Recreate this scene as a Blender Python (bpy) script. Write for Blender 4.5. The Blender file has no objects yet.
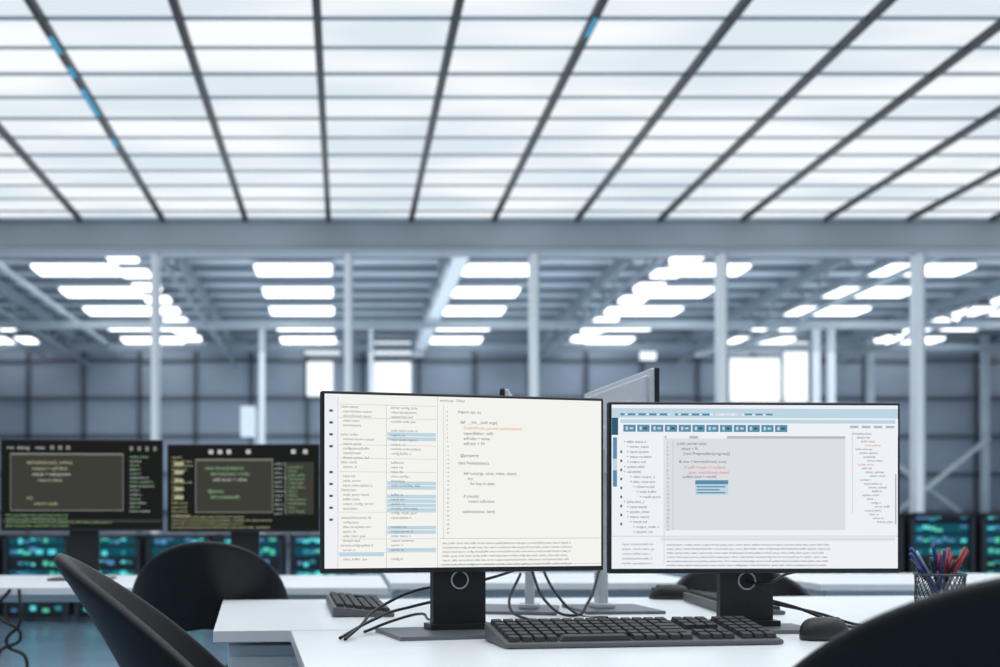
import bpy, bmesh, math, random
from mathutils import Vector, Matrix
random.seed(7)
sc = bpy.context.scene
sc.view_settings.view_transform = 'Standard'
EYE = 0.975
DESK = 0.74
C = bpy.context.collection

# ---------------------------------------------------------------- materials
def mat(name, col, rough=0.5, metal=0.0, emis=None, estr=0.0, noise=0.0, nscale=8.0, bump=0.0, spec=0.5):
    m = bpy.data.materials.new(name); m.use_nodes = True
    nt = m.node_tree; b = nt.nodes['Principled BSDF']
    b.inputs['Base Color'].default_value = (*col, 1)
    b.inputs['Roughness'].default_value = rough
    b.inputs['Metallic'].default_value = metal
    b.inputs['Specular IOR Level'].default_value = spec
    if emis:
        b.inputs['Emission Color'].default_value = (*emis, 1)
        b.inputs['Emission Strength'].default_value = estr
    if noise > 0 or bump > 0:
        tc = nt.nodes.new('ShaderNodeTexCoord')
        n = nt.nodes.new('ShaderNodeTexNoise'); n.inputs['Scale'].default_value = nscale
        n.inputs['Detail'].default_value = 4
        nt.links.new(tc.outputs['Object'], n.inputs['Vector'])
        if noise > 0:
            r = nt.nodes.new('ShaderNodeValToRGB')
            r.color_ramp.elements[0].position = 0.3; r.color_ramp.elements[1].position = 0.7
            r.color_ramp.elements[0].color = (*[c*(1-noise) for c in col], 1)
            r.color_ramp.elements[1].color = (*[min(1, c*(1+noise)) for c in col], 1)
            nt.links.new(n.outputs['Fac'], r.inputs['Fac'])
            nt.links.new(r.outputs['Color'], b.inputs['Base Color'])
        if bump > 0:
            bp = nt.nodes.new('ShaderNodeBump'); bp.inputs['Strength'].default_value = bump
            bp.inputs['Distance'].default_value = 0.002
            nt.links.new(n.outputs['Fac'], bp.inputs['Height'])
            nt.links.new(bp.outputs['Normal'], b.inputs['Normal'])
    return m

def emat(name, col, s=1.0):
    m = bpy.data.materials.new(name); m.use_nodes = True
    nt = m.node_tree; nt.nodes.clear()
    e = nt.nodes.new('ShaderNodeEmission'); o = nt.nodes.new('ShaderNodeOutputMaterial')
    e.inputs[0].default_value = (*col, 1); e.inputs[1].default_value = s
    nt.links.new(e.outputs[0], o.inputs[0])
    return m

def srgb(r, g, b):
    f = lambda c: (c/255/12.92) if c/255 <= 0.04045 else ((c/255+0.055)/1.055)**2.4
    return (f(r), f(g), f(b))

M_black = mat('black_plastic', (0.010, 0.010, 0.012), 0.40, noise=0.2, nscale=40)
M_blackm = mat('black_matte', (0.010, 0.010, 0.012), 0.6)
M_chair = mat('chair_black_shell', (0.007, 0.007, 0.009), 0.45, noise=0.2, nscale=30, bump=0.15, spec=0.35)
M_silver = mat('silver_plastic', (0.66, 0.69, 0.73), 0.35, 0.2)
M_darkmetal = mat('dark_grey_metal', (0.06, 0.065, 0.075), 0.4, 0.5)
M_basegrey = mat('stand_base_grey', (0.14, 0.155, 0.17), 0.4, 0.3)
M_desk = mat('white_laminate', (0.80, 0.82, 0.84), 0.34, noise=0.015, nscale=12)
M_key = mat('keycap', (0.030, 0.032, 0.036), 0.5)
M_kbody = mat('keyboard_body', (0.10, 0.105, 0.115), 0.45)
M_cable = mat('cable_rubber', (0.008, 0.008, 0.009), 0.45)
M_steel = mat('painted_steel', (0.40, 0.46, 0.51), 0.45, 0.1, noise=0.08, nscale=2)
M_post = mat('partition_post', (0.80, 0.84, 0.88), 0.4, 0.1)
M_beam = mat('partition_beam_paint', (0.34, 0.39, 0.425), 0.5, noise=0.15, nscale=0.7)
M_wall = mat('wall_paint', (0.62, 0.68, 0.74), 0.7, noise=0.05, nscale=2)

# ---------------------------------------------------------------- mesh builder
class MB:
    def __init__(s):
        s.bm = bmesh.new(); s.mats = []
    def mi(s, m):
        if m not in s.mats: s.mats.append(m)
        return s.mats.index(m)
    def box(s, c, d, m, rz=0.0, rx=0.0, taper=1.0):
        R = Matrix.Rotation(rz, 3, 'Z') @ Matrix.Rotation(rx, 3, 'X')
        vs = []
        for z in (-1, 1):
            t = taper if z > 0 else 1.0
            for x, y in ((-1, -1), (1, -1), (1, 1), (-1, 1)):
                vs.append(s.bm.verts.new(Vector(c) + R @ Vector((x*d[0]/2*t, y*d[1]/2*t, z*d[2]/2))))
        i = s.mi(m)
        for f in ((3, 2, 1, 0), (4, 5, 6, 7), (0, 1, 5, 4), (1, 2, 6, 5), (2, 3, 7, 6), (3, 0, 4, 7)):
            s.bm.faces.new([vs[k] for k in f]).material_index = i
    def beam(s, p, q, w, h, m):
        p = Vector(p); q = Vector(q); d = (q-p).normalized()
        up = Vector((0, 0, 1)) if abs(d.z) < 0.95 else Vector((0, 1, 0))
        a = d.cross(up).normalized(); b = a.cross(d).normalized()
        vs = []
        for o in (p, q):
            for x, y in ((-1, -1), (1, -1), (1, 1), (-1, 1)):
                vs.append(s.bm.verts.new(o + a*x*w/2 + b*y*h/2))
        i = s.mi(m)
        for f in ((3, 2, 1, 0), (4, 5, 6, 7), (0, 1, 5, 4), (1, 2, 6, 5), (2, 3, 7, 6), (3, 0, 4, 7)):
            s.bm.faces.new([vs[k] for k in f]).material_index = i
    def cyl(s, p, q, r, m, n=20, r2=None, smooth=True):
        p = Vector(p); q = Vector(q); d = (q-p).normalized(); r2 = r if r2 is None else r2
        up = Vector((0, 0, 1)) if abs(d.z) < 0.95 else Vector((0, 1, 0))
        a = d.cross(up).normalized(); b = a.cross(d).normalized()
        A = []; B = []
        for k in range(n):
            t = 2*math.pi*k/n; v = a*math.cos(t)+b*math.sin(t)
            A.append(s.bm.verts.new(p+v*r)); B.append(s.bm.verts.new(q+v*r2))
        i = s.mi(m)
        for k in range(n):
            f = s.bm.faces.new((A[k], A[(k+1) % n], B[(k+1) % n], B[k])); f.material_index = i; f.smooth = smooth
        s.bm.faces.new(A[::-1]).material_index = i; s.bm.faces.new(B).material_index = i
    def quad(s, pts, m):
        s.bm.faces.new([s.bm.verts.new(Vector(p)) for p in pts]).material_index = s.mi(m)
    def torus(s, c, R, r, m, axis='y', n=24, k=8):
        g = []
        for a in range(n):
            t = 2*math.pi*a/n; row = []
            for b in range(k):
                u = 2*math.pi*b/k; rr = R+r*math.cos(u)
                if axis == 'y': v = Vector((rr*math.cos(t), r*math.sin(u), rr*math.sin(t)))
                else: v = Vector((rr*math.cos(t), rr*math.sin(t), r*math.sin(u)))
                row.append(s.bm.verts.new(Vector(c)+v))
            g.append(row)
        i = s.mi(m)
        for a in range(n):
            for b in range(k):
                f = s.bm.faces.new((g[a][b], g[(a+1) % n][b], g[(a+1) % n][(b+1) % k], g[a][(b+1) % k]))
                f.material_index = i; f.smooth = True
    def obj(s, name, parent=None, bevel=0.0, loc=(0, 0, 0), rz=0.0, seg=2, recalc=True):
        if recalc: bmesh.ops.recalc_face_normals(s.bm, faces=s.bm.faces)
        me = bpy.data.meshes.new(name); s.bm.to_mesh(me); s.bm.free()
        for m in s.mats: me.materials.append(m)
        o = bpy.data.objects.new(name, me); C.objects.link(o)
        o.location = loc; o.rotation_euler[2] = rz
        if parent: o.parent = parent
        if bevel > 0:
            b = o.modifiers.new('bevel', 'BEVEL'); b.width = bevel; b.segments = seg; b.limit_method = 'ANGLE'
        return o

def empty(name, loc=(0, 0, 0), rz=0.0):
    e = bpy.data.objects.new(name, None); e.empty_display_size = 0.1
    e.location = loc; e.rotation_euler[2] = rz; C.objects.link(e); return e

def cable(name, pts, r=0.003, parent=None, m=None):
    cu = bpy.data.curves.new(name, 'CURVE'); cu.dimensions = '3D'
    cu.bevel_depth = r; cu.bevel_resolution = 3; cu.resolution_u = 10
    sp = cu.splines.new('BEZIER'); sp.bezier_points.add(len(pts)-1)
    for bp, p in zip(sp.bezier_points, pts):
        bp.co = p; bp.handle_left_type = bp.handle_right_type = 'AUTO'
    cu.materials.append(m or M_cable)
    o = bpy.data.objects.new(name, cu); C.objects.link(o)
    if parent: o.parent = parent
    return o

# ---------------------------------------------------------------- room shell
XL, XR = -8.2, 13.8
YP = 13.30           # partition plane
CZ = EYE+3.64        # luminous ceiling height
HZ = EYE+5.0         # hall ceiling
YF = 30.6
HXL, HXR = -14.0, 26.0

floor_m = mat('epoxy_floor', (0.16, 0.25, 0.34), 0.22, noise=0.15, nscale=1.2)
b = MB(); b.box((6, 13.0, -0.05), (40.4, 36.4, 0.1), floor_m); b.obj('floor')

def ceilmat():
    # each diffuser tile (1.0 x 0.5 m) has its own slightly different brightness
    m = bpy.data.materials.new('luminous_diffuser'); m.use_nodes = True
    nt = m.node_tree; nt.nodes.clear()
    N = nt.nodes.new; L = nt.links.new
    tc = N('ShaderNodeTexCoord')
    mp = N('ShaderNodeMapping'); mp.inputs['Scale'].default_value = (0.5, 1.2, 1)
    no = N('ShaderNodeTexNoise'); no.inputs['Scale'].default_value = 1.0; no.inputs['Detail'].default_value = 1.5
    L(tc.outputs['Object'], mp.inputs[0]); L(mp.outputs[0], no.inputs['Vector'])
    m2 = N('ShaderNodeMapping'); m2.inputs['Location'].default_value = (0.2, 0, 0); m2.inputs['Scale'].default_value = (1, 2, 0)
    fl = N('ShaderNodeVectorMath'); fl.operation = 'FLOOR'
    wn = N('ShaderNodeTexWhiteNoise'); wn.noise_dimensions = '2D'
    L(tc.outputs['Object'], m2.inputs[0]); L(m2.outputs[0], fl.inputs[0]); L(fl.outputs[0], wn.inputs['Vector'])
    mx = N('ShaderNodeMath'); mx.operation = 'MULTIPLY_ADD'; mx.inputs[1].default_value = 0.16
    L(wn.outputs['Value'], mx.inputs[0]); L(no.outputs['Fac'], mx.inputs[2])
    r = N('ShaderNodeValToRGB')
    r.color_ramp.elements[0].position = 0.40; r.color_ramp.elements[0].color = (*srgb(221, 232, 240), 1)
    r.color_ramp.elements[1].position = 0.68; r.color_ramp.elements[1].color = (*srgb(248, 252, 255), 1)
    L(mx.outputs[0], r.inputs[0])
    e = N('ShaderNodeEmission'); e.inputs[1].default_value = 1.03; L(r.outputs[0], e.inputs[0])
    o = N('ShaderNodeOutputMaterial'); L(e.outputs[0], o.inputs[0])
    return m
M_lum = ceilmat()
M_rail = mat('ceiling_rail_black', (0.012, 0.018, 0.025), 0.4)
M_railb = emat('ceiling_rail_blue_light', (0.10, 0.45, 0.75), 0.8)
M_tbar = mat('ceiling_crossbar', (0.46, 0.53, 0.59), 0.5)
b = MB()
b.box(((XL+XR)/2, (YP-4)/2+0.0, CZ+0.05), (XR-XL, YP+4, 0.06), M_lum)
y = YP-0.30-0.5*33
k = 0
while y < YP-0.1:
    w = 0.030 if k % 2 else 0.022
    b.box(((XL+XR)/2, y, CZ+0.010), (XR-XL, w, 0.02), M_tbar)
    y += 0.5; k += 1
x = -8.2
while x < XR:
    b.box((x, (YP-4)/2, CZ-0.01), (0.060, YP+4, 0.05), M_rail); x += 1.0
b.obj('ceiling')
b = MB()
for y0, y1 in ((8.2, 8.5), (9.2, 9.8), (8.75, 8.95), (10.4, 10.6)):
    b.box((-2.2, (y0+y1)/2, CZ-0.038), (0.04, y1-y0, 0.01), M_railb)
for xx, y0, y1 in ((1.8, 7.9, 8.2), ):
    b.box((xx, (y0+y1)/2, CZ-0.038), (0.03, y1-y0, 0.01), M_railb)
b.obj('rail_indicator_lights')

b = MB(); b.box((XL-0.05, (YP-4)/2, CZ/2), (0.1, YP+4, CZ), M_wall); b.obj('wall_left')
b = MB(); b.box((XR+0.05, (YP-4)/2, CZ/2), (0.1, YP+4, CZ), M_wall); b.obj('wall_right')
b = MB(); b.box(((XL+XR)/2, -4.05, CZ/2), (XR-XL, 0.1, CZ), M_wall); b.obj('wall_back')

# partition frame
b = MB()
b.box(((HXL+HXR)/2, YP+0.1, CZ-0.17), (HXR-HXL, 0.2, 0.40), M_beam)
b.box(((HXL+HXR)/2, YP+0.08, CZ-0.39), (HXR-HXL, 0.26, 0.05), M_steel)
b.box(((HXL+HXR)/2, YP+0.07, CZ-0.01), (HXR-HXL, 0.26, 0.04), M_steel)
b.box(((HXL+HXR)/2, YP+0.1, CZ+0.75), (HXR-HXL, 0.2, 1.5), M_beam)
b.box(((HXL+HXR)/2, YP+0.1, 0.06), (HXR-HXL, 0.2, 0.12), M_steel)
for px in (-225, -35, 155, 348, 534, 722, 919, 1107, 1297):
    xx = (px-345)/1100*YP
    b.box((xx, YP+0.05, (CZ-0.36)/2), (0.095, 0.16, CZ-0.36), M_post)
    b.box((xx+0.05, YP-0.035, (CZ-0.36)/2), (0.02, 0.02, CZ-0.36), M_steel)
b.obj('window_partition_frame', bevel=0.008)

# hall beyond
M_hceil = mat('hall_ceiling', (0.45, 0.50, 0.56), 0.8, noise=0.15, nscale=0.6)  # base colour lightened to imitate haze in the hall
M_hbeam = mat('hall_steel_beam', (0.20, 0.25, 0.30), 0.6)
M_hpale = mat('hall_duct', (0.74, 0.79, 0.84), 0.5)
M_led = emat('hall_led', (0.93, 0.97, 1.0), 3.2)
M_win = mat('frosted_window_pane', (0.25, 0.30, 0.37), 0.5, noise=0.12, nscale=0.5)
M_winm = mat('window_mullion', (0.08, 0.10, 0.13), 0.5)
M_winb = emat('daylight_window', (0.90, 0.96, 1.0), 1.3)
b = MB(); b.box(((HXL+HXR)/2, (YP+YF)/2+0.1, HZ+0.05), (HXR-HXL, YF-YP, 0.1), M_hceil); b.obj('ceiling_hall')
b = MB(); b.box((HXL-0.05, (YP+YF)/2, HZ/2), (0.1, YF-YP, HZ), M_wall); b.obj('wall_hall_left')
b = MB(); b.box((HXR+0.05, (YP+YF)/2, HZ/2), (0.1, YF-YP, HZ), M_wall); b.obj('wall_hall_right')

b = MB()
b.box(((HXL+HXR)/2, YF+0.06, HZ/2), (HXR-HXL, 0.1, HZ), M_win)
x = -13.45
while x < HXR:
    b.box((x, YF-0.04, HZ/2), (0.13, 0.1, HZ), M_winm); x += 1.55
for z in (5.4, 4.35, 3.3, 2.25, 1.2, 0.3):
    b.box(((HXL+HXR)/2, YF-0.04, z), (HXR-HXL, 0.1, 0.09), M_winm)
b.obj('wall_far_window_grid')
b = MB()
def hx(px, d): return (px-345)/1100*d
for (p0, p1, y0, y1) in ((305, 340, 342, 354), (307, 333, 362, 396), (374, 411, 342, 354), (374, 411, 362, 396), (730, 780, 342, 352),
                         (730, 780, 358, 402), (784, 808, 342, 402), (640, 656, 345, 360)):
    d = YF-0.12
    x0, x1 = hx(p0, d), hx(p1, d); z1 = min(EYE+(520-y0)/1100*d, HZ-0.05); z0 = EYE+(520-y1)/1100*d
    if z1 > z0: b.box(((x0+x1)/2, d, (z0+z1)/2), (x1-x0, 0.05, z1-z0), M_winb)
b.obj('window_daylight')

# hall LED fixtures
b = MB()
for cx, w in ((-9.2, 1.6), (-5.2, 1.6), (-1.0, 1.45), (3.0, 1.35), (7.0, 1.5), (11.2, 1.7), (15.2, 1.7), (19.2, 1.7)):
    for i in range(6):
        d = 19.3+i*2.1
        b.box((cx, d, HZ-0.14), (w, 0.75, 0.06), M_led)
        b.box((cx, d, HZ-0.09), (w+0.08, 0.83, 0.05), M_hpale)
for cx in (-4.0, 6.15, 14.2):
    for i in range(10):
        b.box((cx, 18.5+i*1.25, HZ-0.3), (0.5, 0.5, 0.05), M_led)
        b.box((cx, 18.5+i*1.25, HZ-0.25), (0.55, 0.55, 0.04), M_hpale)
b.obj('ceiling_light_panels')
# hall trusses
b = MB()
for cx in (-11, -7, -3, 5.1, 9, 13.2, 17.5, 21.5):
    b.beam((cx, YP+0.3, HZ-0.25), (cx, YF-0.2, HZ-0.25), 0.10, 0.22, M_hbeam)
    b.beam((cx, YP+0.3, HZ-0.75), (cx, YF-0.2, HZ-0.75), 0.06, 0.06, M_hbeam)
    y = YP+0.8; s = 1
    while y < YF-1.6:
        b.beam((cx, y, HZ-0.75 if s > 0 else HZ-0.2), (cx, y+1.2, HZ-0.2 if s > 0 else HZ-0.75), 0.035, 0.035, M_hbeam); y += 1.2; s = -s
y = 15.3
while y < YF-0.5:
    b.box((6, y, HZ-0.08), (39.8, 0.10, 0.10), M_hbeam); y += 1.05
b.box((6, 24.0, EYE+4.25), (39.8, 0.15, 0.14), M_steel)
b.box((6, 28.4, EYE+4.45), (39.8, 0.15, 0.18), M_hbeam)
b.obj('hall_roof_truss')
b = MB()
b.beam((1.95, YP+3, HZ-0.5), (1.95, YF-1, HZ-0.5), 0.28, 0.24, M_hpale)
for k in range(6):
    b.box((1.95, 17+2*k, HZ-0.32), (0.36, 0.06, 0.6), M_steel)
b.obj('ventilation_duct', bevel=0.03)
b = MB()
b.cyl((-6.1, YP+3, HZ-0.5), (-6.1, YF-1, HZ-0.5), 0.06, M_steel)
b.cyl((9.9, YP+3, HZ-0.6), (9.9, YF-1, HZ-0.6), 0.06, M_steel)
b.cyl((-8.1, YP+3, HZ-0.6), (-8.1, YF-1, HZ-0.6), 0.05, M_steel)
b.obj('ceiling_pipes')
b = MB()
d = 27.0
for px, w in ((262, 0.14), (816, 0.15), (831, 0.15), (1040, 0.2), (-60, 0.2), (371, 0.1)):
    b.box((hx(px, d), d, HZ/2), (w, w, HZ), M_hpale)
for px in (870, 985):
    b.box((hx(px, 29.5), 29.5, HZ/2), (0.16, 0.16, HZ), M_steel)
b.beam((hx(860, 29.5), 29.5, EYE+2.2), (hx(985, 29.5), 29.5, EYE-0.3), 0.10, 0.10, M_steel)
b.beam((hx(985, 29.5), 29.3, EYE+2.2), (hx(870, 29.5), 29.3, EYE-0.3), 0.10, 0.10, M_steel)
b.beam((hx(700, 27), 27.3, EYE+4.1), (hx(860, 27), 27.3, EYE+5), 0.12, 0.12, M_steel)
b.obj('hall_column_bracing')
b = MB(); b.box((hx(248, 26), 26, 3.3), (0.34, 0.2, 0.72), M_hpale); b.box((hx(255, 26), 26.3, 1.8), (0.1, 0.1, 3.6), M_steel)
b.obj('hall_equipment_box', bevel=0.02)

# ---------------------------------------------------------------- server racks
M_rack = mat('rack_black', (0.015, 0.02, 0.028), 0.4)
M_rscr = emat('rack_screen_teal', (0.008, 0.075, 0.11), 1.0)
cy = [emat('led_cyan', (0.12, 0.80, 0.85), 1.0), emat('led_green', (0.12, 0.75, 0.5), 0.9),
      emat('led_teal_dim', (0.03, 0.28, 0.36), 1.0), emat('led_blue', (0.14, 0.40, 0.75), 0.7)]
def rack(x, y, w, h):
    b = MB(); dp = 0.7
    b.box((0, dp/2, h/2+0.02), (w, dp, h-0.04), M_rack)
    for sx in (-1, 1):
        b.box((sx*(w/2-0.02), -0.02, h/2), (0.04, 0.06, h), M_darkmetal)
    b.box((0, -0.02, h-0.02), (w, 0.06, 0.04), M_darkmetal)
    nz = int(h/0.11)
    for i in range(nz):
        z = 0.08+i*0.11
        b.box((0, -0.012, z+0.045), (w-0.1, 0.024, 0.09), M_rscr if i % 4 else M_rack)
        n = 8
        for j in range(n):
            if random.random() < 0.8:
                m = random.choice(cy)
                b.box((-w/2+0.1+(w-0.2)*j/(n-1), -0.028, z+random.uniform(0.025, 0.065)),
                      (random.uniform(0.03, 0.075), 0.01, random.uniform(0.015, 0.05)), m)
    b.obj('server_rack', loc=(x, y, 0), bevel=0.004)
for xx in (-4.3, -3.62, -2.94, -2.26, -1.58, -0.9, -0.22): rack(xx, 10.5, 0.62, 0.84)
for xx in (5.0, 5.68, 6.36, 7.04, 7.72): rack(xx, 10.5, 0.62, 1.04)

# ---------------------------------------------------------------- text on screens
def textblock(parent, name, x, z, size, lines, m, pitch=None, yy=-0.0012):
    cu = bpy.data.curves.new(name, 'FONT'); cu.body = '\n'.join(lines); cu.size = size
    cu.align_x = 'LEFT'; cu.align_y = 'TOP'; cu.resolution_u = 2
    if pitch: cu.space_line = pitch/size
    cu.materials.append(m)
    o = bpy.data.objects.new(name, cu); C.objects.link(o); o.parent = parent
    o.location = (x, yy, z); o.rotation_euler = (math.pi/2, 0, 0)
    return o

T_dark = emat('ink_dark', (0.05, 0.06, 0.08), 1.0)
T_grey = emat('ink_grey', (0.12, 0.14, 0.17), 1.0)
T_red = emat('ink_red', (0.75, 0.10, 0.04), 1.0)
T_org = emat('ink_orange', (0.80, 0.24, 0.06), 1.0)
T_yel = emat('ink_yellowish', (0.46, 0.46, 0.26), 1.0)
T_grn = emat('ink_green', (0.26, 0.48, 0.24), 1.0)
T_lg = emat('ink_lightgrey', (0.52, 0.53, 0.52), 1.0)
W_scr = emat('screen_white', srgb(244, 244, 239), 1.0)
W_scr2 = emat('screen_white_cool', srgb(238, 241, 246), 1.0)
S_grey = emat('screen_code_panel', srgb(220, 223, 229), 1.0)
S_lblue = emat('screen_light_blue', srgb(190, 214, 227), 1.0)
S_teal = emat('screen_teal', srgb(90, 142, 170), 1.0)
S_teald = emat('screen_teal_dark', srgb(48, 92, 118), 1.0)
S_line = emat('screen_line', srgb(180, 186, 192), 1.0)
S_blk = emat('screen_dark', srgb(29, 31, 31), 1.0)
S_olive = emat('screen_olive', srgb(62, 62, 57), 1.0)
S_olive2 = emat('screen_olive_frame', srgb(128, 130, 122), 1.0)

words = ['index', 'config', 'system', 'module', 'update', 'data', 'query', 'server', 'result', 'value', 'buffer', 'node', 'status', 'thread', 'client', 'report', 'table', 'input', 'output', 'socket']
def wline(n, ind=0):
    s = ' '*ind
    while len(s) < n: s += random.choice(words)+random.choice([' ', '.', '_', ' ', ': ', '('])
    return s[:n]

def monitor(name, cx, cyy, yaw, zb, W, H, desk, style, rim=M_black, stand=M_black, basew=0.24, based=0.19, baseoff=(0, 0.01), neckw=0.115, ring=True, basem=None):
    e = empty(name, (cx, cyy, desk), yaw)
    z0 = zb-desk; zc = z0+H/2
    b = MB()
    b.box((0, 0.008, zc), (W, 0.012, H), rim)
    hs = M_silver if stand is M_silver else rim
    if stand is M_silver:
        b.box((0, 0.018, zc), (W-0.004, 0.010, H-0.004), hs)
    else:
        b.box((0, 0.016, zc), (W, 0.008, H), rim)
    for (sx, sz, y, t) in ((0.94, 0.90, 0.026, 0.014), (0.6, 0.62, 0.038, 0.014)):
        b.box((0, y, zc), (W*sx, t, H*sz), hs)
    b.obj('panel_housing', e, bevel=0.003)
    b = MB()
    bz = 0.006
    b.quad([(-W/2+bz, 0.0012, z0+bz*1.7), (W/2-bz, 0.0012, z0+bz*1.7), (W/2-bz, 0.0012, z0+H-bz), (-W/2+bz, 0.0012, z0+H-bz)],
           {'L': W_scr, 'R': W_scr2}.get(style, S_blk))
    s = MB()
    ny = 0.058
    s.box((0, ny, (zc+0.01)/2), (neckw, 0.022, zc), stand)
    s.box((0, 0.047, zc), (0.12, 0.02, 0.12), stand)
    s.box((baseoff[0], baseoff[1], 0.004), (basew, based, 0.008), basem or stand)
    s.box((0, ny-0.002, 0.014), (neckw+0.02, 0.05, 0.012), stand)
    if ring:   # cable pass-through hole
        s.torus((0.0, ny-0.012, z0-0.018), 0.018, 0.0017, M_silver)
        s.cyl((0, ny-0.0112, z0-0.018), (0, ny-0.012, z0-0.018), 0.017, M_blackm)
    s.obj('stand', e, bevel=0.0025)
    def R(u0, v0, u1, v1, m, ly=1):
        x0 = -W/2+bz+(W-2*bz)*u0; x1 = -W/2+bz+(W-2*bz)*u1
        zt = z0+H-bz-(H-2.7*bz)*v0; zl = z0+H-bz-(H-2.7*bz)*v1
        yy = 0.0012-0.0003*ly
        b.quad([(x0, yy, zl), (x1, yy, zl), (x1, yy, zt), (x0, yy, zt)], m)
    def T(u, v, size, lines, m, pitch=None):
        textblock(e, 'screen_text', -W/2+bz+(W-2*bz)*u, z0+H-bz-(H-2.7*bz)*v, size, lines, m, pitch, 0.0012-0.0022)
    if style == 'L':
        R(0.0, 0, 0.045, 1, W_scr2)
        for i in range(9): R(0.016, 0.09+i*0.068 + (0.08 if i > 3 else 0), 0.028, 0.103+i*0.068+(0.08 if i > 3 else 0), S_teald, 2)
        R(0.045, 0.02, 0.0465, 1, S_line); R(0.212, 0.05, 0.2135, 1, S_line); R(0.392, 0.0, 0.3935, 1, S_line, 3)
        R(0.415, 0.05, 0.4165, 0.83, S_line); R(0.40, 0.83, 1, 0.833, S_line); R(0.40, 0.985, 1, 0.988, S_line)
        for i in range(36):
            v = 0.06+i*0.0258
            if i in (6, 7, 17, 18, 20, 21, 22, 23, 27, 28, 32): R(0.216, v, 0.388, v+0.021, S_lblue)
            elif i % 3 == 0: R(0.05, v-0.003, 0.388, v-0.001, S_line)
        for i in (33,): R(0.05, 0.06+i*0.0258, 0.205, 0.08+i*0.0258, S_lblue)
        T(0.055, 0.062, 0.0072, [wline(random.choice([14, 19, 11, 22]), 0 if i % 6 == 0 else 2) if i % 9 != 5 else '' for i in range(34)], T_grey, 0.0092)
        T(0.225, 0.062, 0.0072, [wline(random.choice([10, 16, 20]), 1) if i % 7 != 4 else '' for i in range(34)], T_grey, 0.0092)
        T(0.40, 0.012, 0.0075, ['system.py - Editor'], T_grey)
        T(0.425, 0.055, 0.0055, [str(i) for i in range(1, 31)], T_grey, 0.0088)
        px = 0.0105
        T(0.465, 0.075, 0.0088, ['import sys, os'], T_dark)
        T(0.465, 0.135, 0.0088, ['  def  __init__(self, args):'], T_dark)
        T(0.465, 0.168, 0.0088, ['     Graph(Node, parent).update(name)'], T_org)
        T(0.465, 0.200, 0.0088, ['     super(Editor, self)', '     self.title = name', '     self.size = 30'], T_dark, px)
        T(0.465, 0.33, 0.0088, ['  @property'], T_dark)
        T(0.465, 0.375, 0.0088, ['class Node(object):', '', '     def run(args, value, index, client)', '         try:', '           for key in data:'], T_dark, px)
        T(0.465, 0.57, 0.0088, ['     if (result):'], T_dark)
        T(0.465, 0.60, 0.0088, ['         return self.value'], T_dark, px)
        T(0.465, 0.66, 0.0088, ['    update(status, item)'], T_dark)
        T(0.41, 0.85, 0.0062, [wline(112) for i in range(6)], T_dark, 0.0086)
    elif style == 'R':
        R(0, 0, 1, 0.11, S_lblue); R(0, 0, 1, 0.022, W_scr2, 2)
        R(0.03, 0.052, 0.20, 0.066, S_teal, 2); R(0.22, 0.052, 0.34, 0.066, S_teal, 2); R(0.36, 0.052, 0.44, 0.066, S_grey, 2); R(0.46, 0.052, 0.56, 0.063, S_teal, 2)
        for i in range(14): R(0.045+i*0.037, 0.054, 0.055+i*0.037, 0.064, W_scr2, 3)
        R(0, 0.08, 1, 0.19, W_scr2, 3)
        R(0.03, 0.090, 0.99, 0.112, S_lblue, 4)
        for i in range(12):
            R(0.04+i*0.048, 0.122, 0.083+i*0.048, 0.165, S_teal, 4)
            R(0.048+i*0.048, 0.133, 0.056+i*0.048, 0.155, S_lblue, 5)
            R(0.062+i*0.048, 0.138, 0.074+i*0.048, 0.150, S_teald if i % 2 else S_lblue, 5)
        R(0.0, 0.08, 0.022, 0.185, S_teald, 4); R(0.004, 0.2, 0.018, 0.5, S_teal, 4); R(0.004, 0.33, 0.018, 0.4, S_lblue, 5)
        R(0.185, 0.205, 0.815, 0.765, S_grey); R(0.185, 0.185, 0.815, 0.205, S_line); R(0.19, 0.187, 0.27, 0.205, W_scr2, 2); R(0.30, 0.187, 0.40, 0.205, W_scr2, 2)
        R(0.181, 0.19, 0.1825, 0.97, S_line); R(0.0, 0.80, 1, 0.803, S_line); R(0.17, 0.81, 0.99, 0.83, S_grey); R(0.99, 0.42, 0.995, 0.73, S_line)
        R(0.212, 0.22, 0.2135, 0.76, S_line, 2)
        T(0.19, 0.225, 0.0055, [str(i) for i in range(1, 24)], T_grey, 0.0083)
        T(0.225, 0.225, 0.0084, ['public partial value', '    status = 0;', '      [new ProgressBar(progress)]'], T_dark, 0.0105)
        T(0.225, 0.335, 0.0084, ['  & new = format(thread, true)', '', '', '     update (end + result)'], T_dark, 0.0105)
        T(0.225, 0.37, 0.0084, ['       if (self->result == nullptr)', '           goto: next(thread, name)'], T_red, 0.0105)
        R(0.29, 0.46, 0.405, 0.55, S_lblue, 2); R(0.29, 0.46, 0.405, 0.485, S_teal, 3)
        for i in range(3): R(0.295, 0.496+i*0.018, 0.395-0.02*(i % 2), 0.504+i*0.018, S_teal, 3)
        for i in range(19):
            ind = [0, 1, 1, 1, 1, 0, 0, 2, 2, 3, 4, 5, 0, 1, 1, 1, 2, 3, 3][i]
            v = 0.215+i*0.0305
            T(0.04+ind*0.011, v, 0.0078, ['+ '+wline(random.choice([10, 12, 14]))], T_dark)
        for i in range(9): R(0.03, 0.28+i*0.055, 0.036, 0.295+i*0.055, T_dark, 2)
        for i in range(4): R(0.83+i*0.042, 0.125, 0.86+i*0.042, 0.14, S_line, 5)
        for i in range(24):
            v = 0.165+i*0.0235
            T(0.84+0.012*(i % 4)+0.003*i*0.7, v, 0.0066, [wline(random.choice([9, 12, 14]))], T_red if i in (3, 8) else T_dark)
        R(0.838, 0.16, 0.8395, 0.66, S_line, 4)
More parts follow.
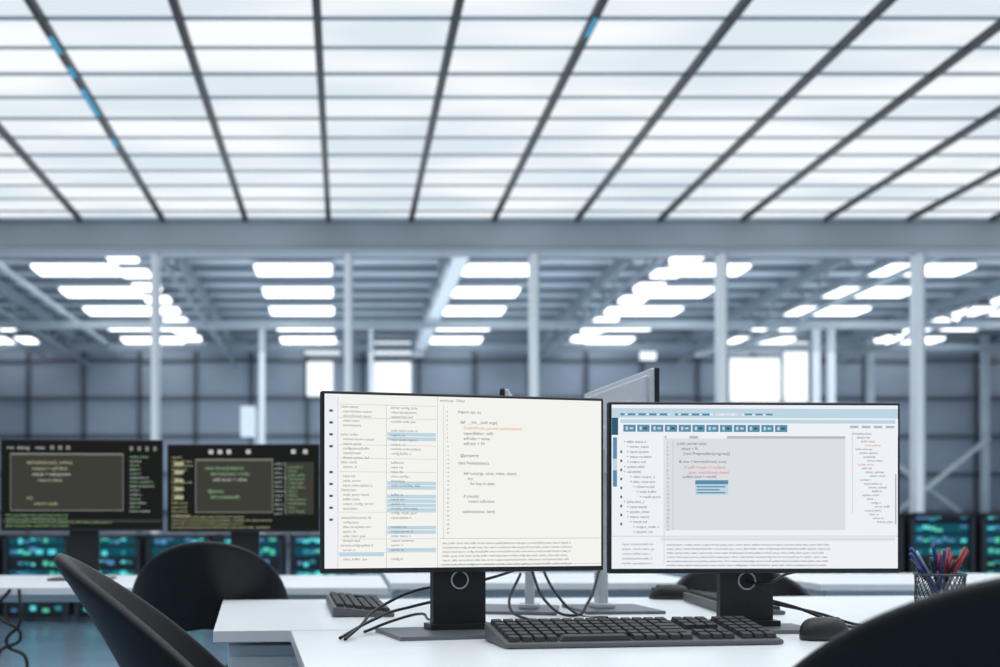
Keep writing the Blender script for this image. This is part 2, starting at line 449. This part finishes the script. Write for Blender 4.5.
        T(0.19, 0.845, 0.0062, [wline(136) for i in range(6)], T_dark, 0.0086)
        T(0.035, 0.84, 0.0070, [wline(22) for i in range(5)], T_grey, 0.0100)
    elif style == 'D1':
        R(0.05, 0.14, 0.76, 0.80, S_olive); R(0.05, 0.14, 0.76, 0.16, S_olive2, 2); R(0.756, 0.14, 0.76, 0.80, S_olive2, 2)
        R(0.05, 0.14, 0.054, 0.80, S_olive2, 2); R(0.05, 0.79, 0.76, 0.80, S_olive2, 2)
        R(0, 0.90, 1, 0.93, S_olive)
        T(0.12, 0.22, 0.019, ['    def table(result, index):', '        output = self.data', '', '            return value', '', '', '    try:', '         return node'], T_yel, 0.023)
        T(0.12, 0.22, 0.019, ['', '', '        result = self.system'], T_lg, 0.023)
        T(0.03, 0.05, 0.020, ['run  debug    view'], T_lg)
        for i in range(3): R(0.30+i*0.05, 0.055, 0.325+i*0.05, 0.10, S_olive2, 2)
        for i in range(4): R(0.80+i*0.05, 0.06, 0.82+i*0.05, 0.11, S_olive2, 2)
        T(0.80, 0.16, 0.013, [wline(random.choice([8, 14, 18])) if i % 2 else '' for i in range(14)], T_lg, 0.0165)
        T(0.80, 0.16, 0.013, [wline(random.choice([8, 14, 18])) if not i % 2 else '' for i in range(14)], T_grn, 0.0165)
        T(0.02, 0.83, 0.012, [wline(random.choice([50, 80])) for i in range(4)], T_grn, 0.014)
    elif style == 'D2':
        R(0.18, 0.16, 0.70, 0.80, S_olive); R(0.18, 0.16, 0.70, 0.18, S_olive2, 2); R(0.78, 0.2, 0.97, 0.82, S_olive); R(0.78, 0.2, 0.785, 0.82, S_olive2, 2)
        R(0.18, 0.16, 0.185, 0.8, S_olive2, 2); R(0.695, 0.16, 0.70, 0.8, S_olive2, 2); R(0.18, 0.79, 0.70, 0.80, S_olive2, 2)
        T(0.02, 0.12, 0.013, [wline(random.choice([8, 12, 15])) for i in range(15)], T_yel, 0.0165)
        for i in range(5): R(0.04, 0.2+i*0.1, 0.10, 0.235+i*0.1, T_yel, 2)
        T(0.22, 0.24, 0.019, ['   class thread(object):', '       def init(client, node):', '', '', '     @status', '       def socket(self)'], T_grn, 0.023)
        T(0.22, 0.24, 0.019, ['', '', '         self.result = value'], T_lg, 0.023)
        for u in (0.27, 0.33, 0.39, 0.52, 0.82, 0.90): R(u, 0.05, u+0.03, 0.10, T_lg, 2)
        T(0.71, 0.20, 0.012, [wline(random.choice([6, 8])) for i in range(12)], T_lg, 0.018)
        T(0.80, 0.24, 0.012, [wline(random.choice([8, 14])) for i in range(12)], T_grn, 0.016)
        T(0.02, 0.83, 0.012, [wline(random.choice([60, 80])) for i in range(4)], T_yel, 0.014)
    b.obj('screen', e)
    return e

rad = math.radians
mL = monitor('computer_monitor', 0.2497, 2.246, rad(13.35), EYE-0.1065, 0.608, 0.363, DESK, 'L', baseoff=(-0.045, 0.015), basem=M_basegrey)
mR = monitor('computer_monitor', 0.864, 2.315, rad(1.8), EYE-0.1125, 0.622, 0.3605, DESK, 'R', based=0.15, baseoff=(0.0, 0.025), basem=M_basegrey)
mA = monitor('computer_monitor', 0.7225, 2.86, rad(94.5), EYE+0.0, 0.54, 0.36, DESK, 'D1', stand=M_silver, neckw=0.05, basew=0.24, based=0.20, baseoff=(0, 0.03), ring=False, basem=M_basegrey)
mB = monitor('computer_monitor', 0.42, 2.85, rad(-102.5), EYE-0.05, 0.54, 0.36, DESK, 'D1', stand=M_silver, neckw=0.05, basew=0.24, based=0.20, baseoff=(0, 0.03), ring=False, basem=M_basegrey)
mD1 = monitor('computer_monitor', -1.035, 4.33, rad(4), EYE-0.043, 0.63, 0.36, DESK, 'D1', ring=False)
mD2 = monitor('computer_monitor', -0.405, 4.37, rad(-3), EYE-0.048, 0.61, 0.35, DESK, 'D2', ring=False)

# ---------------------------------------------------------------- desks
def desk(name, x, y, rz, L, D, th=0.026, ped=None, inset=0.06):
    e = empty(name, (x, y, 0), rz)
    b = MB()
    b.box((L/2, D/2, DESK-th/2), (L, D, th), M_desk); b.obj('desk_top', e, bevel=0.002)
    b = MB()
    for lx in (inset, L-0.06):
        for ly in (0.06, D-0.06):
            b.box((lx, ly, (DESK-th)/2), (0.05, 0.05, DESK-th), M_desk)
        b.box((lx, D/2, DESK-th-0.03), (0.04, D-0.1, 0.05), M_desk)
        b.box((lx, D/2, 0.03), (0.05, D-0.06, 0.04), M_desk)
    b.box(((inset+L-0.06)/2, D*0.5, DESK-th-0.03), (L-0.06-inset, 0.04, 0.05), M_desk)
    b.obj('desk_frame', e, bevel=0.003)
    if ped is not None:
        b = MB()
        b.box((ped+0.2, 0.32, 0.395), (0.4, 0.5, 0.61), M_desk)
        for k in range(3):
            b.box((ped+0.2, 0.06, 0.195+0.195*k), (0.39, 0.02, 0.185), M_desk)
            b.box((ped+0.2, 0.045, 0.265+0.195*k), (0.13, 0.012, 0.014), M_silver)
        for cx in (0.05, 0.35):
            for cyy in (0.12, 0.52): b.cyl((ped+cx, cyy, 0.0), (ped+cx, cyy, 0.09), 0.025, M_black)
        b.obj('drawer_pedestal', e, bevel=0.003)
    return e
a5 = rad(5)
L1, D1 = 1.75, 0.72
cx, cyy = -0.115, 2.335
desk('office_desk', cx+D1*math.sin(a5), cyy-D1*math.cos(a5), a5, L1, D1, inset=0.42)
desk('office_desk', -0.280, 2.336, a5, 2.15, 0.9, ped=0.03, inset=0.5)
desk('office_desk', -1.9, 3.83, rad(0), 2.05, 0.85)
desk('office_desk', 0.17, 4.12, rad(0), 1.2, 0.8)
desk('office_desk', 1.75, 4.05, rad(0), 1.9, 0.8)

# ---------------------------------------------------------------- keyboard
def keyboard(x, y, rz, W=0.54, D=0.15, z=DESK, zr=0.026):
    e = empty('keyboard', (x, y, z), rz)
    b = MB()
    bm = b.bm
    h0, h1 = 0.010, zr
    pts = [(0, 0, 0.001), (W, 0, 0.001), (W, D, 0.001), (0, D, 0.001), (0, 0, h0), (W, 0, h0), (W, D, h1), (0, D, h1)]
    vs = [bm.verts.new(p) for p in pts]; i = b.mi(M_kbody)
    for f in ((3, 2, 1, 0), (4, 5, 6, 7), (0, 1, 5, 4), (1, 2, 6, 5), (2, 3, 7, 6), (3, 0, 4, 7)):
        bm.faces.new([vs[k] for k in f]).material_index = i
    b.obj('keyboard_body', e, bevel=0.003)
    b = MB(); sl = math.atan2(h1-h0, D)
    rows = 6; rd = (D-0.016)/rows
    cols = 21; cw = (W-0.016)/(cols+1.0)
    for r in range(rows):
        yy = 0.008+rd*(r+0.5); zz = h0+(h1-h0)*yy/D+0.0045
        c = 0
        while c < cols:
            n = 1
            if r == 0 and c == 4: n = 6
            elif c == 13 and r in (1, 2, 3): n = 2
            gap = (0.5 if c >= 15 else 0)+(0.5 if c >= 18 else 0)
            x0 = 0.008+cw*(c+gap)
            if not (r == 2 and 15 <= c < 18):
                b.box((x0+cw*n/2, yy, zz), (cw*n-0.0035, rd-0.0035, 0.009), M_key, rx=sl, taper=0.86)
            c += n
    b.obj('keys', e)
    return e
keyboard(0.292, 1.995, rad(8), zr=0.036)
keyboard(0.12, 2.66, rad(93), W=0.46, D=0.15)
keyboard(1.09, 2.72, rad(85), W=0.46, D=0.15)

# ---------------------------------------------------------------- mouse
def mouse(x, y, rz, z=DESK, s=1.0):
    b = MB(); bm = b.bm; i = b.mi(M_black); n = 24; rows = 9; grid = []
    for r in range(rows+1):
        t = r/rows*math.pi/2
        row = []
        for k in range(n):
            a = 2*math.pi*k/n
            px = math.cos(a)*0.034*(1-0.10*math.cos(a*2)); py = math.sin(a)*0.058
            rr = math.cos(t)**0.55 if r < rows else 0.0
            rr = max(rr, 0.001)
            zz = 0.002+0.042*math.sin(t)**0.9
            row.append(bm.verts.new((px*rr*s, (py*rr-0.006*math.sin(t))*s, zz*s)))
        grid.append(row)
    for r in range(rows):
        for k in range(n):
            f = bm.faces.new((grid[r][k], grid[r][(k+1) % n], grid[r+1][(k+1) % n], grid[r+1][k])); f.material_index = i; f.smooth = True
    bm.faces.new(grid[0][::-1]).material_index = i
    b.cyl((-0.004*s, 0.03*s, 0.034*s), (0.004*s, 0.03*s, 0.034*s), 0.009*s, M_darkmetal, n=16)
    b.box((0, 0.035*s, 0.031*s), (0.0015*s, 0.03*s, 0.006*s), M_blackm)
    return b.obj('computer_mouse', loc=(x, y, z), rz=rz)
mouse(0.945, 2.165, rad(-65))
mouse(0.96, 3.26, rad(80))

# ---------------------------------------------------------------- cables
cable('monitor_cable', [(0.0, 2.13, DESK+0.004), (0.03, 2.22, DESK+0.02), (0.075, 2.34, DESK+0.05), (0.16, 2.37, DESK+0.085), (0.24, 2.345, DESK+0.095), (0.31, 2.36, DESK+0.11), (0.37, 2.40, DESK+0.125)], 0.0032)
cable('monitor_cable', [(-0.01, 2.15, DESK+0.004), (0.06, 2.27, DESK+0.03), (0.13, 2.37, DESK+0.045), (0.22, 2.36, DESK+0.06), (0.26, 2.42, DESK+0.03)], 0.0032)
cable('monitor_cable', [(0.04, 2.27, DESK+0.004), (0.10, 2.34, DESK+0.02), (0.16, 2.40, DESK+0.03), (0.20, 2.55, DESK+0.004), (0.30, 2.7, DESK+0.004)], 0.003)
cable('power_cable', [(0.85, 2.375, DESK+0.105), (0.89, 2.34, DESK+0.10), (0.95, 2.37, DESK+0.118), (1.03, 2.42, DESK+0.125)], 0.0028)
cable('power_cable', [(0.93, 2.42, DESK+0.06), (1.0, 2.42, DESK+0.04), (1.06, 2.36, DESK+0.012), (1.12, 2.26, DESK+0.004), (1.2, 2.12, DESK+0.004)], 0.0035)
cable('power_cable', [(0.95, 2.44, DESK+0.05), (1.04, 2.42, DESK+0.03), (1.10, 2.36, DESK+0.010), (1.18, 2.28, DESK+0.004), (1.3, 2.15, DESK+0.004)], 0.0035)
cable('monitor_cable', [(0.47, 2.80, DESK+0.12), (0.50, 2.72, DESK+0.03), (0.55, 2.66, DESK+0.004), (0.60, 2.72, DESK+0.03), (0.66, 2.84, DESK+0.12)], 0.0035)
cable('monitor_cable', [(0.50, 2.86, DESK+0.14), (0.53, 2.76, DESK+0.05), (0.57, 2.70, DESK+0.004), (0.62, 2.6, DESK+0.004)], 0.0035)
cable('monitor_cable', [(0.44, 2.76, DESK+0.10), (0.40, 2.68, DESK+0.03), (0.42, 2.60, DESK+0.004), (0.5, 2.52, DESK+0.004)], 0.0035)
cable('desk_power_cable', [(-1.13, 3.815, 0.735), (-1.12, 3.79, 0.62), (-1.17, 3.80, 0.55), (-1.10, 3.79, 0.50), (-1.13, 3.80, 0.35), (-1.0, 3.8, 0.006)], 0.006)
cable('desk_power_cable', [(-1.16, 3.815, 0.735), (-1.20, 3.79, 0.66), (-1.12, 3.80, 0.57), (-1.19, 3.79, 0.52), (-1.2, 3.8, 0.006)], 0.006)

# ---------------------------------------------------------------- pen cup
e = empty('pen_holder', (1.428, 2.64, DESK))
b = MB()
R0 = 0.055; Hc = 0.105
b.torus((0, 0, Hc), R0, 0.003, M_darkmetal, axis='z'); b.torus((0, 0, 0.004), R0, 0.004, M_darkmetal, axis='z')
b.cyl((0, 0, 0.001), (0, 0, 0.004), R0, M_darkmetal)
for k in range(28):
    a0 = 2*math.pi*k/28
    for s in (-1, 1):
        a1 = a0+s*0.9; am = a0+s*0.45
        P = [(R0*math.cos(a), R0*math.sin(a), z) for a, z in ((a0, 0.004), (am, Hc/2), (a1, Hc))]
        b.cyl(P[0], P[1], 0.0011, M_darkmetal, n=5); b.cyl(P[1], P[2], 0.0011, M_darkmetal, n=5)
b.obj('mesh_cup', e)
pc = [mat('pen_red', (0.30, 0.015, 0.015), 0.3), mat('pen_blue', (0.015, 0.04, 0.18), 0.3), mat('pen_black', (0.015, 0.015, 0.02), 0.3), mat('pen_clear', (0.35, 0.4, 0.45), 0.3)]
b = MB()
tips = [(-0.095, 0.155, 1), (-0.085, 0.168, 1), (-0.07, 0.14, 2), (-0.055, 0.16, 3), (-0.018, 0.182, 1), (-0.005, 0.165, 1), (0.008, 0.16, 0), (0.022, 0.15, 0), (0.04, 0.168, 0), (0.052, 0.155, 0), (0.066, 0.17, 0), (0.08, 0.15, 2), (0.09, 0.162, 0), (0.03, 0.14, 2), (-0.03, 0.145, 2)]
for k, (tx, tz, ci) in enumerate(tips):
    ty = random.uniform(-0.03, 0.03)
    p0 = Vector((-tx*0.35, -ty*0.6, 0.008)); p1 = Vector((tx*0.85, ty, tz))
    d = (p1-p0); m = pc[ci]
    b.cyl(p0, p0+d*0.62, 0.0032, pc[3] if ci in (0, 3) else m, n=10)
    b.cyl(p0+d*0.62, p1, 0.0046, m, n=10, r2=0.0040)
    b.beam(p0+d*0.66+Vector((0.0, -0.0058, 0)), p0+d*0.95+Vector((0.0, -0.0058, 0)), 0.002, 0.002, m)
b.obj('pens', e)

# ---------------------------------------------------------------- chairs
def chair(x, y, rz, top=0.91, rx=0.25, ry=0.24, L=0.08, p=1.0, q=0.62):
    """local: occupant faces +y, backrest at -y"""
    e = empty('office_chair', (x, y, 0), rz)
    bm = bmesh.new(); n = 40; rows = 9
    g = []
    for k in range(n+1):
        ph = math.radians(-100+200*k/n); c = max(0.0, math.cos(ph)); sn = math.sin(ph)
        zt = 0.60+(top-0.60)*(c**q); zb = 0.45+0.20*(c**1.2)
        row = []
        for r in range(rows+1):
            t = r/rows
            z = zb+(zt-zb)*t
            lean = L*max(0, (z-0.55)/0.36)**p*(0.4+0.6*c)
            flare = 1.0 - 0.05*(1-t)
            row.append(bm.verts.new((rx*sn*flare, -(ry*math.cos(ph)*flare+lean)+0.02, z)))
        g.append(row)
    for k in range(n):
        for r in range(rows):
            f = bm.faces.new((g[k][r], g[k+1][r], g[k+1][r+1], g[k][r+1])); f.smooth = True
    me = bpy.data.meshes.new('backrest'); bm.to_mesh(me); bm.free(); me.materials.append(M_chair)
    o = bpy.data.objects.new('backrest', me); C.objects.link(o); o.parent = e
    md = o.modifiers.new('sol', 'SOLIDIFY'); md.thickness = 0.022; md.offset = 0
    md = o.modifiers.new('sub', 'SUBSURF'); md.levels = 1; md.render_levels = 2
    bm = bmesh.new(); g = []
    for r in range(9):
        t = r/8; row = []
        for k in range(32):
            a = 2*math.pi*k/32
            sq = 1/ (abs(math.cos(a))**3+abs(math.sin(a))**3)**(1/3)
            row.append(bm.verts.new(((rx-0.01)*t*sq*math.cos(a)+0.0, 0.235*t*sq*math.sin(a)+0.01, 0.445+0.04*t**4 - (0.05*t**3 if math.sin(a) > 0.5 else 0)*(math.sin(a)-0.5)*2)))
        g.append(row)
    for r in range(8):
        for k in range(32):
            f = bm.faces.new((g[r][k], g[r][(k+1) % 32], g[r+1][(k+1) % 32], g[r+1][k])); f.smooth = True
    bmesh.ops.remove_doubles(bm, verts=bm.verts, dist=0.0005)
    me = bpy.data.meshes.new('seat'); bm.to_mesh(me); bm.free(); me.materials.append(M_chair)
    o = bpy.data.objects.new('seat', me); C.objects.link(o); o.parent = e
    md = o.modifiers.new('sol', 'SOLIDIFY'); md.thickness = 0.05; md.offset = -1
    md = o.modifiers.new('sub', 'SUBSURF'); md.levels = 1; md.render_levels = 1
    b = MB()
    b.cyl((0, 0, 0.09), (0, 0, 0.26), 0.028, M_black); b.cyl((0, 0, 0.24), (0, 0, 0.40), 0.016, M_silver)
    b.box((0, 0, 0.395), (0.2, 0.2, 0.03), M_black)
    for k in range(5):
        a = 2*math.pi*k/5+0.3; v = Vector((math.cos(a), math.sin(a), 0))
        b.beam(Vector((0, 0, 0.11)), v*0.26+Vector((0, 0, 0.075)), 0.035, 0.025, M_black)
        qv = v*0.26; t = Vector((-math.sin(a), math.cos(a), 0))
        b.cyl(qv-t*0.02+Vector((0, 0, 0.03)), qv-t*0.006+Vector((0, 0, 0.03)), 0.03, M_black, n=16)
        b.cyl(qv+t*0.006+Vector((0, 0, 0.03)), qv+t*0.02+Vector((0, 0, 0.03)), 0.03, M_black, n=16)
        b.cyl(qv+Vector((0, 0, 0.03)), qv+Vector((0, 0, 0.08)), 0.008, M_black, n=10)
    b.obj('swivel_base', e, bevel=0.003)
    return e
chair(-0.15, 1.95, rad(-84), top=0.918, rx=0.20, ry=0.20, L=0.17, p=1.4, q=1.0)
chair(-0.425, 3.49, rad(4), top=0.915, rx=0.245)
chair(0.765, 1.47, rad(4), top=0.925, q=0.56)
chair(1.38, 3.78, rad(172), top=0.815)

# ---------------------------------------------------------------- lights
def area(name, loc, sx, sy, power, col=(0.88, 0.95, 1.0), rot=(0, 0, 0)):
    l = bpy.data.lights.new(name, 'AREA'); l.shape = 'RECTANGLE'; l.size = sx; l.size_y = sy; l.energy = power; l.color = col
    o = bpy.data.objects.new(name, l); o.location = loc; o.rotation_euler = rot; C.objects.link(o)
area('desk_fill_light', (1.5, 2.8, CZ-0.12), 7, 6, 170)  # added fill below the luminous ceiling, brightens the desks
area('partition_fill_light', (3, 10.5, 1.3), 14, 1.5, 110, rot=(math.radians(125), 0, 0))  # added fill aimed up to brighten the header beam, not a fixture
area('hall_fill_light', (3, 22, HZ-0.9), 22, 12, 560)  # added fill that boosts the LED panels' light in the hall
area('hall_upward_fill', (5, 22, 1.2), 24, 13, 1150, rot=(math.pi, 0, 0))  # added upward fill to lift the hall roof, no real uplight

w = bpy.data.worlds.new('world'); sc.world = w; w.use_nodes = True
w.node_tree.nodes['Background'].inputs[0].default_value = (0.75, 0.87, 1.0, 1)
w.node_tree.nodes['Background'].inputs[1].default_value = 0.6

# ---------------------------------------------------------------- camera
cam = bpy.data.cameras.new('camera'); co = bpy.data.objects.new('camera', cam); C.objects.link(co)
co.location = (0, 0, EYE); co.rotation_euler = (math.pi/2, 0, 0)
cam.sensor_width = 36; cam.lens = 39.6; cam.shift_x = 0.155; cam.shift_y = 0.1865
cam.dof.use_dof = True; cam.dof.focus_distance = 2.2; cam.dof.aperture_fstop = 2.9
cam.clip_end = 200
sc.camera = co
